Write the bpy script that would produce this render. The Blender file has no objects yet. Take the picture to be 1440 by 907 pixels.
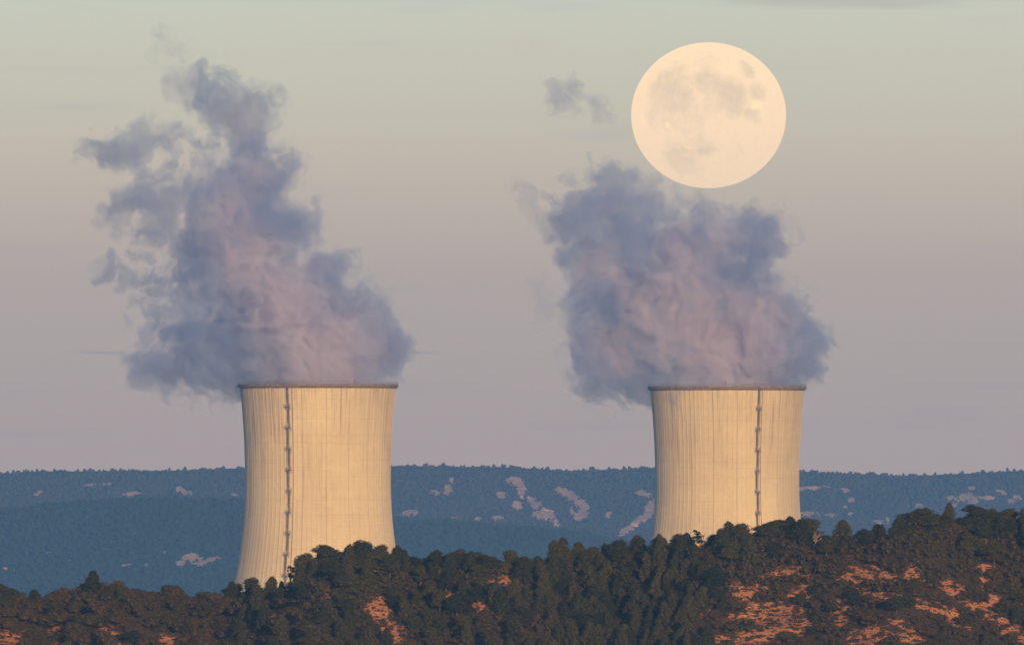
import bpy, math
import numpy as np

rng = np.random.default_rng(11)
S = bpy.context.scene
C = S.collection
R = math.radians

# ------------------------------------------------------------------ camera
K = 36.0 / 600.0 / 1440.0          # metres per photo pixel per metre of distance
ZC = 86.4                          # height of the lens above the plant's ground
HY = 690.0                         # photo row of the level line of sight
def X(px, D): return (px - 720.0) * K * D
def Z(py, D): return ZC + (HY - py) * K * D

cam_d = bpy.data.cameras.new('camera')
cam = bpy.data.objects.new('camera', cam_d)
C.objects.link(cam)
cam_d.lens = 600.0
cam_d.sensor_width = 36.0
cam_d.clip_start = 1.0
cam_d.clip_end = 300000.0
cam.location = (0, 0, ZC)
cam.rotation_euler = (R(90) + math.atan((HY - 453.5) * K), 0, 0)
S.camera = cam

# ------------------------------------------------------------------ sky, sun, exposure
SUN_EL, SUN_AZ = R(8.0), R(13.0)   # sun behind the camera, a little to the right
w = bpy.data.worlds.new('World')
S.world = w
w.use_nodes = True
nt = w.node_tree
nt.nodes.clear()
def N(t, kind, **kw):
    n = t.nodes.new(kind)
    for k, v in kw.items():
        setattr(n, k, v)
    return n
def L(t, a, b): t.links.new(a, b)
def ramp(t, stops, interp='LINEAR'):
    n = N(t, 'ShaderNodeValToRGB')
    cr = n.color_ramp
    cr.interpolation = interp
    while len(cr.elements) < len(stops):
        cr.elements.new(0.5)
    for e, (p, c) in zip(cr.elements, stops):
        e.position = p
        e.color = (*c, 1.0) if len(c) == 3 else c
    return n
def math_n(t, op, a, b=None, c=None, clamp=False):
    n = N(t, 'ShaderNodeMath', operation=op, use_clamp=clamp)
    for i, v in enumerate((a, b, c)):
        if v is None: continue
        if isinstance(v, (int, float)): n.inputs[i].default_value = v
        else: L(t, v, n.inputs[i])
    return n.outputs[0]
def mix_c(t, fac, a, b, blend='MIX'):
    n = N(t, 'ShaderNodeMix', data_type='RGBA', blend_type=blend)
    for i, v in ((0, fac), (6, a), (7, b)):
        if isinstance(v, (int, float)): n.inputs[i].default_value = v
        elif isinstance(v, tuple): n.inputs[i].default_value = (*v, 1.0)
        else: L(t, v, n.inputs[i])
    return n.outputs[2]
def maprange(t, v, a, b, c=0.0, d=1.0, kind='SMOOTHSTEP'):
    n = N(t, 'ShaderNodeMapRange', interpolation_type=kind)
    L(t, v, n.inputs[0])
    for i, q in zip((1, 2, 3, 4), (a, b, c, d)): n.inputs[i].default_value = q
    return n.outputs[0]
def noise_n(t, vec, scale, detail=4.0, rough=0.5):
    n = N(t, 'ShaderNodeTexNoise')
    n.inputs['Scale'].default_value = scale
    n.inputs['Detail'].default_value = detail
    n.inputs['Roughness'].default_value = rough
    if vec is not None: L(t, vec, n.inputs['Vector'])
    return n

sky = N(nt, 'ShaderNodeTexSky', sky_type='NISHITA', sun_disc=False)
sky.sun_elevation = SUN_EL
sky.sun_rotation = math.pi - SUN_AZ
sky.altitude = 400.0
sky.air_density = 1.0
sky.dust_density = 2.0
tc = N(nt, 'ShaderNodeTexCoord')
sp = N(nt, 'ShaderNodeSeparateXYZ')
L(nt, tc.outputs['Generated'], sp.inputs[0])
SKY_STR = 0.1
# belt of Venus / earth-shadow band low in the sky opposite the sun
band = ramp(nt, [(0.00, (0.690, 0.475, 0.345)), (0.12, (0.710, 0.492, 0.352)), (0.40, (0.790, 0.566, 0.372)), (0.54, (0.750, 0.556, 0.373)),
                 (0.74, (0.705, 0.615, 0.425)), (1.0, (0.650, 0.645, 0.49))])
el = math_n(nt, 'DIVIDE', sp.outputs[2], 0.030, clamp=True)
# thin faint cloud streaks drawn out along the horizon
mp = N(nt, 'ShaderNodeMapping')
mp.inputs['Scale'].default_value = (55, 55, 620)
L(nt, tc.outputs['Generated'], mp.inputs[0])
cn = noise_n(nt, mp.outputs[0], 1.0, 5.0, 0.55)
cf = maprange(nt, cn.outputs[0], 0.54, 0.80, 0.0, 0.30)
L(nt, el, band.inputs[0])
bandc = mix_c(nt, cf, band.outputs[0], (0.43, 0.38, 0.40))
# three single streaks of thin cloud: azimuth from, to, elevation, half thickness, strength, colour
az = math_n(nt, 'DIVIDE', sp.outputs[0], sp.outputs[1])
rag = noise_n(nt, mp.outputs[0], 3.0, 4.0, .6).outputs[0]
for (a0, a1, e0, th, k, c) in ((-.0262, -.0215, .00808, .00014, .5, (.45, .37, .36)), (-.0068, -.0040, .00808, .00012, .45, (.45, .37, .36)),
                              (.0095, .0290, .02860, .00045, .5, (.50, .44, .37)), (-.0015, .0035, .02640, .00035, .35, (.70, .55, .43))):
    e = math_n(nt, 'ABSOLUTE', math_n(nt, 'SUBTRACT', math_n(nt, 'MULTIPLY_ADD', rag, th * 2.4, -th * 1.2 - e0), math_n(nt, 'MULTIPLY', sp.outputs[2], -1.0)))
    m_ = math_n(nt, 'MULTIPLY', maprange(nt, e, th * 1.3, 0.0), math_n(nt, 'MULTIPLY', maprange(nt, az, a0, a0 + (a1 - a0) * .35), maprange(nt, az, a1, a1 - (a1 - a0) * .35)))
    bandc = mix_c(nt, math_n(nt, 'MULTIPLY', m_, k), bandc, c)
bs = N(nt, 'ShaderNodeVectorMath', operation='SCALE')
bs.inputs[3].default_value = 0.862 / SKY_STR
L(nt, bandc, bs.inputs[0])
hi = maprange(nt, sp.outputs[2], 0.035, 0.20)
skyc = mix_c(nt, hi, bs.outputs[0], sky.outputs[0])
# the band is opposite the sun only
front = maprange(nt, sp.outputs[1], 0.2, 0.8)
skyc = mix_c(nt, front, sky.outputs[0], skyc)
bg = N(nt, 'ShaderNodeBackground')
bg.inputs[1].default_value = SKY_STR
L(nt, skyc, bg.inputs[0])
wo = N(nt, 'ShaderNodeOutputWorld')
L(nt, bg.outputs[0], wo.inputs[0])

sun_d = bpy.data.lights.new('sun', 'SUN')
sun_d.energy = 4.15
sun_d.angle = R(0.53)
sun_d.color = (1.0, 0.59, 0.22)
sun = bpy.data.objects.new('sun', sun_d)
C.objects.link(sun)
sun.location = (500, -800, 400)
sun.rotation_euler = (R(90) - SUN_EL, 0, SUN_AZ)   # shines towards +Y, from behind and right

S.view_settings.view_transform = 'Standard'
S.view_settings.look = 'None'
S.view_settings.gamma = 1.0
S.view_settings.use_curve_mapping = False
S.view_settings.exposure = 0.55
S.render.engine = 'CYCLES'
cy = S.cycles
cy.max_bounces = 7
cy.diffuse_bounces = 2
cy.glossy_bounces = 1
cy.volume_bounces = 3
cy.transparent_max_bounces = 96
cy.volume_max_steps = 512
cy.use_denoising = True

# ------------------------------------------------------------------ helpers
def mesh(name, v, f, smooth=False):
    v = np.asarray(v, np.float32); f = np.asarray(f, np.int32)
    n = f.shape[1]
    me = bpy.data.meshes.new(name)
    me.vertices.add(len(v)); me.vertices.foreach_set('co', v.ravel())
    me.loops.add(f.size); me.loops.foreach_set('vertex_index', f.ravel())
    me.polygons.add(len(f))
    me.polygons.foreach_set('loop_start', np.arange(0, f.size, n, dtype=np.int32))
    me.polygons.foreach_set('use_smooth', np.full(len(f), smooth))
    me.update(calc_edges=True)
    me.validate()
    return me
def attr(me, name, vals):
    a = me.attributes.new(name, 'FLOAT', 'POINT')
    a.data.foreach_set('value', np.asarray(vals, np.float32))
def link(name, data, parent=None, loc=(0, 0, 0), **props):
    o = bpy.data.objects.new(name, data)
    C.objects.link(o)
    o.location = loc
    if parent: o.parent = parent
    for k, v in props.items(): o[k] = v
    return o
def join(parts):
    vs, fs, n = [], [], 0
    for v, f in parts:
        vs.append(np.asarray(v, float)); fs.append(np.asarray(f) + n); n += len(v)
    return np.concatenate(vs), np.concatenate(fs)
def box(cx, cy_, cz, sx, sy, sz, rz=0.0):
    q = np.array([(x, y, z) for x in (-.5, .5) for y in (-.5, .5) for z in (-.5, .5)]) * (sx, sy, sz)
    c, s = math.cos(rz), math.sin(rz)
    q = np.stack([q[:, 0] * c - q[:, 1] * s, q[:, 0] * s + q[:, 1] * c, q[:, 2]], 1) + (cx, cy_, cz)
    return q, np.array([(0, 1, 3, 2), (4, 6, 7, 5), (0, 4, 5, 1), (2, 3, 7, 6), (0, 2, 6, 4), (1, 5, 7, 3)])
def tube(pts, rad, seg=6):
    pts = np.asarray(pts, float); rad = np.broadcast_to(np.asarray(rad, float), (len(pts),))
    vs, fs = [], []
    for i, p in enumerate(pts):
        d = pts[min(i + 1, len(pts) - 1)] - pts[max(i - 1, 0)]
        d /= np.linalg.norm(d) + 1e-9
        a = np.cross(d, (0, 0, 1.0) if abs(d[2]) < .9 else (1.0, 0, 0)); a /= np.linalg.norm(a)
        b = np.cross(d, a)
        for k in range(seg):
            t = 2 * math.pi * k / seg
            vs.append(p + rad[i] * (math.cos(t) * a + math.sin(t) * b))
    for i in range(len(pts) - 1):
        for k in range(seg):
            k2 = (k + 1) % seg
            fs.append((i * seg + k, i * seg + k2, (i + 1) * seg + k2, (i + 1) * seg + k))
    m = (len(pts) - 1) * seg
    for k in range(1, seg // 2):        # caps
        fs.append((m + k - 1, m + k, m + seg - 1 - k, m + (seg - k) % seg)) if seg == 6 and k == 2 else None
    return np.array(vs), np.array(fs)
def ico():
    t = (1 + 5 ** .5) / 2
    v = np.array([(-1, t, 0), (1, t, 0), (-1, -t, 0), (1, -t, 0), (0, -1, t), (0, 1, t), (0, -1, -t), (0, 1, -t), (t, 0, -1), (t, 0, 1), (-t, 0, -1), (-t, 0, 1)], float)
    f = np.array([(0, 11, 5), (0, 5, 1), (0, 1, 7), (0, 7, 10), (0, 10, 11), (1, 5, 9), (5, 11, 4), (11, 10, 2), (10, 7, 6), (7, 1, 8), (3, 9, 4), (3, 4, 2), (3, 2, 6), (3, 6, 8), (3, 8, 9), (4, 9, 5), (2, 4, 11), (6, 2, 10), (8, 6, 7), (9, 8, 1)])
    return v / np.linalg.norm(v[0]), f
ICO_V, ICO_F = ico()

# gradient noise, the same one the noise texture node uses
def _rot(x, k): return (x << np.uint32(k)) | (x >> np.uint32(32 - k))
def _hash(x, y, z):
    a = np.full(x.shape, 0xdeadbeef + (3 << 2) + 13 & 0xffffffff, np.uint32)
    b = a.copy(); c = a.copy()
    c = c + z; b = b + y; a = a + x
    for (k1, k2, k3) in ((14, 11, 25), (16, 4, 14)):
        c ^= b; c = c - _rot(b, k1); a ^= c; a = a - _rot(c, k2); b ^= a; b = b - _rot(a, k3)
    c ^= b; c = c - _rot(b, 24)
    return c
def perlin(p):
    i = np.floor(p); f = p - i; i = i.astype(np.int64).astype(np.uint32)
    u = f ** 3 * (f * (f * 6 - 15) + 10)
    def g(dx, dy, dz):
        h = _hash(i[..., 0] + np.uint32(dx), i[..., 1] + np.uint32(dy), i[..., 2] + np.uint32(dz)) & np.uint32(15)
        x, y, z = f[..., 0] - dx, f[..., 1] - dy, f[..., 2] - dz
        a = np.where(h < 8, x, y)
        b = np.where(h < 4, y, np.where((h == 12) | (h == 14), x, z))
        return np.where(h & 1, -a, a) + np.where(h & 2, -b, b)
    def lp(a, b, t): return a + (b - a) * t
    ux, uy, uz = u[..., 0], u[..., 1], u[..., 2]
    return 0.982 * lp(lp(lp(g(0, 0, 0), g(1, 0, 0), ux), lp(g(0, 1, 0), g(1, 1, 0), ux), uy),
                      lp(lp(g(0, 0, 1), g(1, 0, 1), ux), lp(g(0, 1, 1), g(1, 1, 1), ux), uy), uz)
def fbm(p, detail, rough=0.5):
    s, amp, mx, fs = 0.0, 1.0, 0.0, 1.0
    for _ in range(int(detail) + 1):
        s = s + amp * perlin(p * fs); mx += amp; amp *= rough; fs *= 2.0
    return 0.5 * s / mx + 0.5
def fbm2(x, y, scale, detail=4, rough=0.5, seed=0.0):
    x = np.asarray(x, float); y = np.asarray(y, float)
    p = np.stack(np.broadcast_arrays(x * scale + seed, y * scale + seed * 1.7, seed + 0.37 + 0 * x), -1)
    return fbm(p, detail, rough)

# ------------------------------------------------------------------ materials
def material(name):
    m = bpy.data.materials.new(name)
    m.use_nodes = True
    t = m.node_tree
    b = t.nodes['Principled BSDF']
    b.inputs['Roughness'].default_value = 0.9
    b.inputs['Specular IOR Level'].default_value = 0.15
    return m, t, b
def coords(t, which='Object'):
    return N(t, 'ShaderNodeTexCoord').outputs[which]
def scaled(t, vec, s):
    n = N(t, 'ShaderNodeMapping'); n.inputs['Scale'].default_value = s
    L(t, vec, n.inputs[0]); return n.outputs[0]

def concrete_material():
    m, t, b = material('weathered_concrete')
    uv = coords(t, 'UV')                       # u round the shell in metres, v up the shell in metres
    s = N(t, 'ShaderNodeSeparateXYZ'); L(t, uv, s.inputs[0])
    oi = N(t, 'ShaderNodeObjectInfo')
    off = N(t, 'ShaderNodeVectorMath', operation='ADD'); L(t, uv, off.inputs[0])
    sc = N(t, 'ShaderNodeVectorMath', operation='SCALE'); sc.inputs[0].default_value = (190.0, 0, 71.0); L(t, oi.outputs['Random'], sc.inputs[3])
    L(t, sc.outputs[0], off.inputs[1])
    P = off.outputs[0]
    big = noise_n(t, scaled(t, P, (.05, .022, 1)), 1.0, 4)
    base = mix_c(t, maprange(t, big.outputs[0], .3, .7), (0.465, 0.395, 0.282), (0.56, 0.48, 0.338))
    fine = noise_n(t, scaled(t, P, (.9, .35, 1)), 1.0, 5)
    base = mix_c(t, maprange(t, fine.outputs[0], .35, .75, 0, .30), base, (0.39, 0.335, 0.26))
    # lift joints and formwork seams
    vj = math_n(t, 'FRACT', math_n(t, 'DIVIDE', s.outputs[1], 1.35))
    jl = math_n(t, 'LESS_THAN', vj, 0.13)
    uj = math_n(t, 'LESS_THAN', math_n(t, 'FRACT', math_n(t, 'DIVIDE', s.outputs[0], 1.9)), 0.11)
    jj = math_n(t, 'MULTIPLY', math_n(t, 'MAXIMUM', jl, math_n(t, 'MULTIPLY', uj, .9)), 0.075)
    base = mix_c(t, jj, base, (0.20, 0.15, 0.10))
    pour = noise_n(t, scaled(t, P, (.006, .42, 1)), 1.0, 3, .7)
    base = mix_c(t, maprange(t, pour.outputs[0], .45, .75, 0, .28), base, (0.36, 0.31, 0.235))
    pat = noise_n(t, scaled(t, P, (.11, .13, 1)), 1.0, 4, .7)
    base = mix_c(t, maprange(t, pat.outputs[0], .54, .70, 0, .30), base, (0.62, 0.55, 0.42))
    # a few darker full-height seams
    uj2 = math_n(t, 'LESS_THAN', math_n(t, 'FRACT', math_n(t, 'DIVIDE', s.outputs[0], 9.5)), 0.028)
    base = mix_c(t, math_n(t, 'MULTIPLY', uj2, .38), base, (0.16, 0.11, 0.075))
    # rain streaks: long, thin, strongest in the upper half
    st = noise_n(t, scaled(t, P, (1.5, .032, 1)), 1.0, 3, .6)
    st2 = noise_n(t, scaled(t, P, (.16, .03, 1)), 1.0, 2)
    hm = maprange(t, s.outputs[1], 62.0, 112.0)
    sf = maprange(t, st.outputs[0], .52, .68, 0, 1)
    sf = math_n(t, 'MULTIPLY', sf, maprange(t, st2.outputs[0], .42, .62, .12, 1))
    sf = math_n(t, 'MULTIPLY', sf, math_n(t, 'MULTIPLY_ADD', hm, .55, .09))
    base = mix_c(t, sf, base, (0.150, 0.105, 0.070))
    # dribbles just under the rim
    tp = maprange(t, s.outputs[1], 112.0, 127.0)
    dr = noise_n(t, scaled(t, P, (1.3, .05, 1)), 1.0, 2)
    base = mix_c(t, math_n(t, 'MULTIPLY', math_n(t, 'MULTIPLY', tp, maprange(t, dr.outputs[0], .45, .7)), .32), base, (0.17, 0.12, 0.085))
    L(t, base, b.inputs['Base Color'])
    b.inputs['Roughness'].default_value = 1.0
    b.inputs['Specular IOR Level'].default_value = 0.0
    return m
def mottled(name, c1, c2, scale, detail=5, lo=.35, hi=.65):
    m, t, b = material(name)
    n = noise_n(t, coords(t), scale, detail, .6)
    L(t, mix_c(t, maprange(t, n.outputs[0], lo, hi), c1, c2), b.inputs['Base Color'])
    return m
def foliage_material(name, c1, c2, c3):
    m, t, b = material(name)
    oi = N(t, 'ShaderNodeObjectInfo')
    n = noise_n(t, coords(t), 1.3, 3)
    a = mix_c(t, maprange(t, n.outputs[0], .35, .65), c1, c2)
    a = mix_c(t, math_n(t, 'POWER', oi.outputs['Random'], 1.6), a, c3)
    L(t, a, b.inputs['Base Color'])
    b.inputs['Roughness'].default_value = 0.8
    b.inputs['Specular IOR Level'].default_value = 0.1
    return m

M_conc = concrete_material()
M_rim = mottled('stained_rim_concrete', (0.105, 0.074, 0.042), (0.22, 0.155, 0.092), .9)
M_steel = mottled('rusty_steel', (0.11, 0.07, 0.05), (0.20, 0.14, 0.10), 1.5)
M_dark = mottled('dark_cable', (0.10, 0.07, 0.05), (0.15, 0.11, 0.08), .5)
M_lamp = mottled('red_lamp_glass', (0.30, 0.05, 0.04), (0.36, 0.08, 0.06), 3.0)
M_pine = foliage_material('pine_needles', (0.034, 0.035, 0.014), (0.052, 0.049, 0.018), (0.021, 0.026, 0.014))
M_dark_pine = foliage_material('dark_pine_needles', (0.018, 0.022, 0.013), (0.026, 0.029, 0.016), (0.014, 0.019, 0.013))
M_scrub = foliage_material('scrub_leaves', (0.046, 0.035, 0.019), (0.064, 0.047, 0.024), (0.031, 0.030, 0.017))
M_bark = mottled('pine_bark', (0.07, 0.05, 0.038), (0.13, 0.095, 0.072), 2.0)
M_dead = mottled('bare_grey_wood', (0.22, 0.18, 0.16), (0.32, 0.27, 0.24), 2.0)
M_brush = foliage_material('dry_brush', (0.038, 0.032, 0.019), (0.054, 0.043, 0.025), (0.042, 0.034, 0.021))

def soil_material():
    m, t, b = material('hillside_soil')
    at = N(t, 'ShaderNodeAttribute', attribute_name='soil')
    P = scaled(t, coords(t), (1.52, 1.52, 1.52))
    n1 = noise_n(t, P, .55, 6, .65)
    n2 = noise_n(t, P, 1.9, 4, .6)
    n0 = noise_n(t, scaled(t, P, (.75, .8, 3.2)), 1.0, 6, .72)
    f = math_n(t, 'ADD', at.outputs['Fac'], math_n(t, 'MULTIPLY_ADD', n0.outputs[0], 4.0, -2.0))
    f = maprange(t, f, .30, .78)
    bare = mix_c(t, maprange(t, n2.outputs[0], .35, .65), (0.36, 0.138, 0.068), (0.49, 0.225, 0.118))
    n3 = noise_n(t, P, .9, 3)
    bare = mix_c(t, maprange(t, n3.outputs[0], .56, .7, 0, .7), bare, (0.22, 0.115, 0.075))
    litter = mix_c(t, maprange(t, n2.outputs[0], .4, .65), (0.034, 0.029, 0.020), (0.075, 0.050, 0.034))
    n5 = noise_n(t, P, 2.6, 2)
    bare = mix_c(t, maprange(t, n5.outputs[0], .60, .68, 0, .6), bare, (0.60, 0.42, 0.29))
    L(t, mix_c(t, f, litter, bare), b.inputs['Base Color'])
    bump = N(t, 'ShaderNodeBump'); bump.inputs['Strength'].default_value = .9; bump.inputs['Distance'].default_value = .35
    L(t, n2.outputs[0], bump.inputs['Height']); L(t, bump.outputs[0], b.inputs['Normal'])
    return m
def far_material(name):
    m, t, b = material(name)
    at = N(t, 'ShaderNodeAttribute', attribute_name='rock')
    P = coords(t)
    n1 = noise_n(t, P, .045, 5, .65)
    n2 = noise_n(t, scaled(t, P, (1, 1, .35)), .22, 4, .6)
    f = math_n(t, 'ADD', at.outputs['Fac'], math_n(t, 'MULTIPLY_ADD', n1.outputs[0], 1.4, -.7))
    f = maprange(t, f, .36, .50)
    rock = mix_c(t, maprange(t, n2.outputs[0], .35, .65), (0.34, 0.20, 0.16), (0.70, 0.47, 0.37))
    wood = mix_c(t, maprange(t, n1.outputs[0], .4, .65), (0.040, 0.042, 0.028), (0.075, 0.065, 0.045))
    L(t, mix_c(t, f, wood, rock), b.inputs['Base Color'])
    return m
M_soil = soil_material()
M_far = far_material('far_hill_ground')
M_forest = foliage_material('far_forest_leaves', (0.040, 0.036, 0.026), (0.062, 0.053, 0.037), (0.05, 0.044, 0.03))
M_forest_dark = foliage_material('hill_forest_leaves', (0.019, 0.028, 0.022), (0.030, 0.040, 0.030), (0.024, 0.032, 0.024))
M_field = mottled('valley_ground', (0.07, 0.06, 0.04), (0.13, 0.10, 0.06), .02)

# ------------------------------------------------------------------ the ground sheet
ys = np.unique(np.concatenate([np.linspace(-280, 600, 60), np.linspace(600, 16300, 100)]))
xs = np.linspace(-1750, 1750, 71)
gx, gy = np.meshgrid(xs, ys)
gz = np.maximum(0.0, ZC - 1.75 - 0.24 * np.maximum(0, np.abs(gy) - 4)) + 1.5 * (fbm2(gx, gy, .004, 3) - .5) * (gy > 700)
nx, ny = len(xs), len(ys)
def grid_faces(nx, ny):
    i = np.arange(nx - 1)[None] + np.arange(ny - 1)[:, None] * nx
    i = i.ravel()
    return np.stack([i, i + 1, i + nx + 1, i + nx], 1)
me = mesh('ground', np.stack([gx, gy, gz], -1).reshape(-1, 3), grid_faces(nx, ny), True)
me.materials.append(M_field)
link('ground', me, kind='structure')

# ------------------------------------------------------------------ far hills
def blob_mask(px, py, blobs):
    """largest value of 1 - (elliptical distance) over blobs given as (x, y, rx, ry, tilt in degrees)"""
    out = np.full(px.shape, -1.0)
    for (x, y, rx, ry, a) in blobs:
        c, s = math.cos(R(a)), math.sin(R(a))
        u = ((px - x) * c + (py - y) * s) / rx
        v = (-(px - x) * s + (py - y) * c) / ry
        out = np.maximum(out, 1.0 - np.sqrt(u * u + v * v))
    return out
ROCKS_A = [(630, 690, 8, 9, 0), (612, 693, 10, 5, 20), (635, 676, 4, 7, 0), (706, 696, 9, 6, 0), (725, 677, 14, 8, 10), (734, 690, 8, 14, -25),
           (728, 711, 9, 7, 30), (752, 707, 14, 8, 35), (772, 722, 14, 8, 30), (762, 725, 16, 7, 10), (782, 736, 10, 5, 40), (790, 690, 10, 7, 20),
           (806, 700, 16, 8, 40), (820, 715, 10, 14, -20), (818, 725, 12, 9, 0), (803, 718, 3, 8, 0), (856, 724, 8, 5, -50), (905, 694, 12, 7, 10),
           (916, 715, 10, 16, 30), (900, 732, 22, 7, -38), (880, 746, 14, 6, -30), (575, 722, 15, 6, -10), (700, 728, 10, 4, 0), (672, 729, 6, 3, 0), (640, 729, 12, 3, 5),
           (1133, 687, 14, 4, -5), (1146, 686, 8, 4, 0), (1160, 685, 8, 3, 0), (1190, 690, 8, 4, 20), (1197, 704, 6, 5, 0), (1140, 723, 22, 5, 0), (1170, 725, 8, 4, 0),
           (1196, 723, 5, 4, 0), (1189, 713, 4, 3, 0), (1293, 712, 8, 5, 0), (1364, 701, 16, 9, 5), (1352, 703, 5, 9, 0), (1366, 686, 8, 3, 0), (1338, 700, 8, 4, 0), (1390, 700, 12, 4, 0),
           (1408, 692, 10, 4, 20), (1420, 705, 8, 5, 40), (1340, 711, 8, 4, 0), (1248, 731, 4, 6, 0), (1235, 735, 10, 5, 0), (1430, 700, 8, 5, 0),
           (255, 690, 10, 6, 35), (267, 693, 4, 5, 0), (243, 701, 4, 4, 0), (185, 695, 14, 5, 0), (140, 681, 26, 2.5, -4), (210, 701, 12, 3, 0), (330, 696, 6, 3, 0), (55, 694, 8, 5, 0)]
ROCKS_B = [(270, 785, 17, 8, 0), (285, 792, 16, 6, 0), (303, 786, 15, 5, -8), (252, 793, 8, 5, 0), (180, 795, 12, 3, 0), (204, 795, 6, 3, 0), (70, 778, 8, 2.5, 0), (42, 785, 3, 3, 0),
           (252, 776, 4, 3, 0), (232, 776, 6, 2, 0), (8, 800, 6, 3, 0), (98, 787, 3, 2, 0), (20, 802, 5, 2, 0), (560, 752, 4, 2, 0)]
def far_hill(name, fname, crest, dist, depth, foot_py, rocks, tree_r, gap, seed, wob, leaves):
    tx, ty = np.array(crest, float).T
    px = np.arange(-320, 1764, 4.0)
    vv = np.linspace(-0.06, 1.0, 130)
    PX, V = np.meshgrid(px, vv)
    skyline = np.interp(px, tx, ty)[None, :]
    vc = np.clip(V, 0, 1)
    g = (fbm2(PX, V * 220, .013, 4, .55, seed) - .5)            # gullies running down the face
    g2 = (fbm2(PX * 1.0, V * 60, .035, 3, .55, seed + 5) - .5)
    env = np.sin(np.pi * np.clip(vc, 0, 1)) ** .6
    D = dist - depth * V + depth * (g * .34 + g2 * .10) * env
    PY = skyline + (foot_py - skyline) * vc ** .92
    z = ZC + (HY - PY) * K * (dist - depth * V) + wob * g * env
    z = np.where(V < 0, z - 6 - 60 * -V, z)
    x = X(PX, D)
    py_seen = HY - (z - ZC) / (K * D)
    rock = blob_mask(PX, py_seen, rocks)
    me = mesh(name, np.stack([x, D, z], -1).reshape(-1, 3), grid_faces(len(px), len(vv))[:, ::-1], True)
    attr(me, 'rock', np.clip(rock * 1.3 + .32, -1, 1.2).ravel())
    me.materials.append(M_far)
    link(name, me, kind='structure')
    # the forest on it: one low-poly crown per tree, all in one mesh
    r2 = np.random.default_rng(seed)
    width = (px[-1] - px[0]) * K * dist
    n = int(width * depth / (gap * gap))
    fi = r2.random(n) * (len(px) - 1.01); fj = (0.045 + r2.random(n) ** .95 * .955) * (len(vv) - 1.01)
    nc = int(width / (gap * .8))                                  # a row along the crest
    fi[:nc] = r2.random(nc) * (len(px) - 1.01); fj[:nc] = (0.05 + .014 * r2.random(nc)) * len(vv)
    i0, j0 = fi.astype(int), fj.astype(int); a, b_ = fi - i0, fj - j0
    def samp(A):
        return (A[j0, i0] * (1 - a) + A[j0, i0 + 1] * a) * (1 - b_) + (A[j0 + 1, i0] * (1 - a) + A[j0 + 1, i0 + 1] * a) * b_
    tx_, ty_, tz_, tr, tpx, tpy = samp(x), samp(D), samp(z), samp(rock), samp(PX), samp(py_seen)
    dens = fbm2(tpx, tpy * 1.6, .05, 3, .5, seed + 9)
    keep = (tr * 1.3 + .2 + r2.normal(0, .26, n) + 1.6 * (fbm2(tpx, tpy, .16, 3, .6, seed + 3) - .5) < .26) & (dens + r2.normal(0, .06, n) > .36)
    keep[:nc] = r2.random(nc) < .85
    tx_, ty_, tz_ = tx_[keep], ty_[keep], tz_[keep]
    m = len(tx_)
    rad = tree_r * (.55 + .95 * r2.random(m) ** 2.5)
    yaw = r2.random(m) * 6.28
    rad[:int(keep[:nc].sum())] *= .55
    c, s = np.cos(yaw)[:, None], np.sin(yaw)[:, None]
    hh = rad * (0.95 + .5 * r2.random(m))
    jit = 1 + .22 * r2.normal(size=(m, len(ICO_V)))
    vx = (ICO_V[:, 0] * c - ICO_V[:, 1] * s) * rad[:, None] * jit + tx_[:, None]
    vy = (ICO_V[:, 0] * s + ICO_V[:, 1] * c) * rad[:, None] * jit + ty_[:, None]
    vz = ICO_V[:, 2] * hh[:, None] * jit + tz_[:, None] + hh[:, None] * .55
    V3 = np.stack([vx, vy, vz], -1).reshape(-1, 3)
    F3 = (ICO_F[None] + (np.arange(m) * len(ICO_V))[:, None, None]).reshape(-1, 3)
    me = mesh(fname, V3, F3, False)
    me.materials.append(leaves)
    link(fname, me, kind='stuff')
far_hill('far_hill', 'far_forest',
         [(-320, 676), (0, 665), (40, 662), (130, 661), (250, 660), (340, 657), (460, 655), (560, 654), (640, 655), (720, 656), (770, 659), (800, 661), (860, 659), (930, 658), (1000, 657), (1100, 660), (1130, 662), (1200, 665), (1270, 668), (1310, 667), (1370, 664), (1440, 660), (1764, 655)],
         14800, 520, 800, ROCKS_A, 1.22, 2.95, 3, 14.0, M_forest)
far_hill('wooded_hill', 'hill_forest',
         [(-320, 740), (-60, 724), (0, 717), (60, 708), (110, 703), (200, 699), (345, 701), (450, 712), (560, 729), (640, 732), (700, 738), (800, 745), (860, 756), (930, 766), (1020, 775), (1150, 785), (1300, 792), (1764, 800)],
         12300, 620, 866, ROCKS_B, 1.4, 3.2, 8, 10.0, M_forest_dark)

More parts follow.
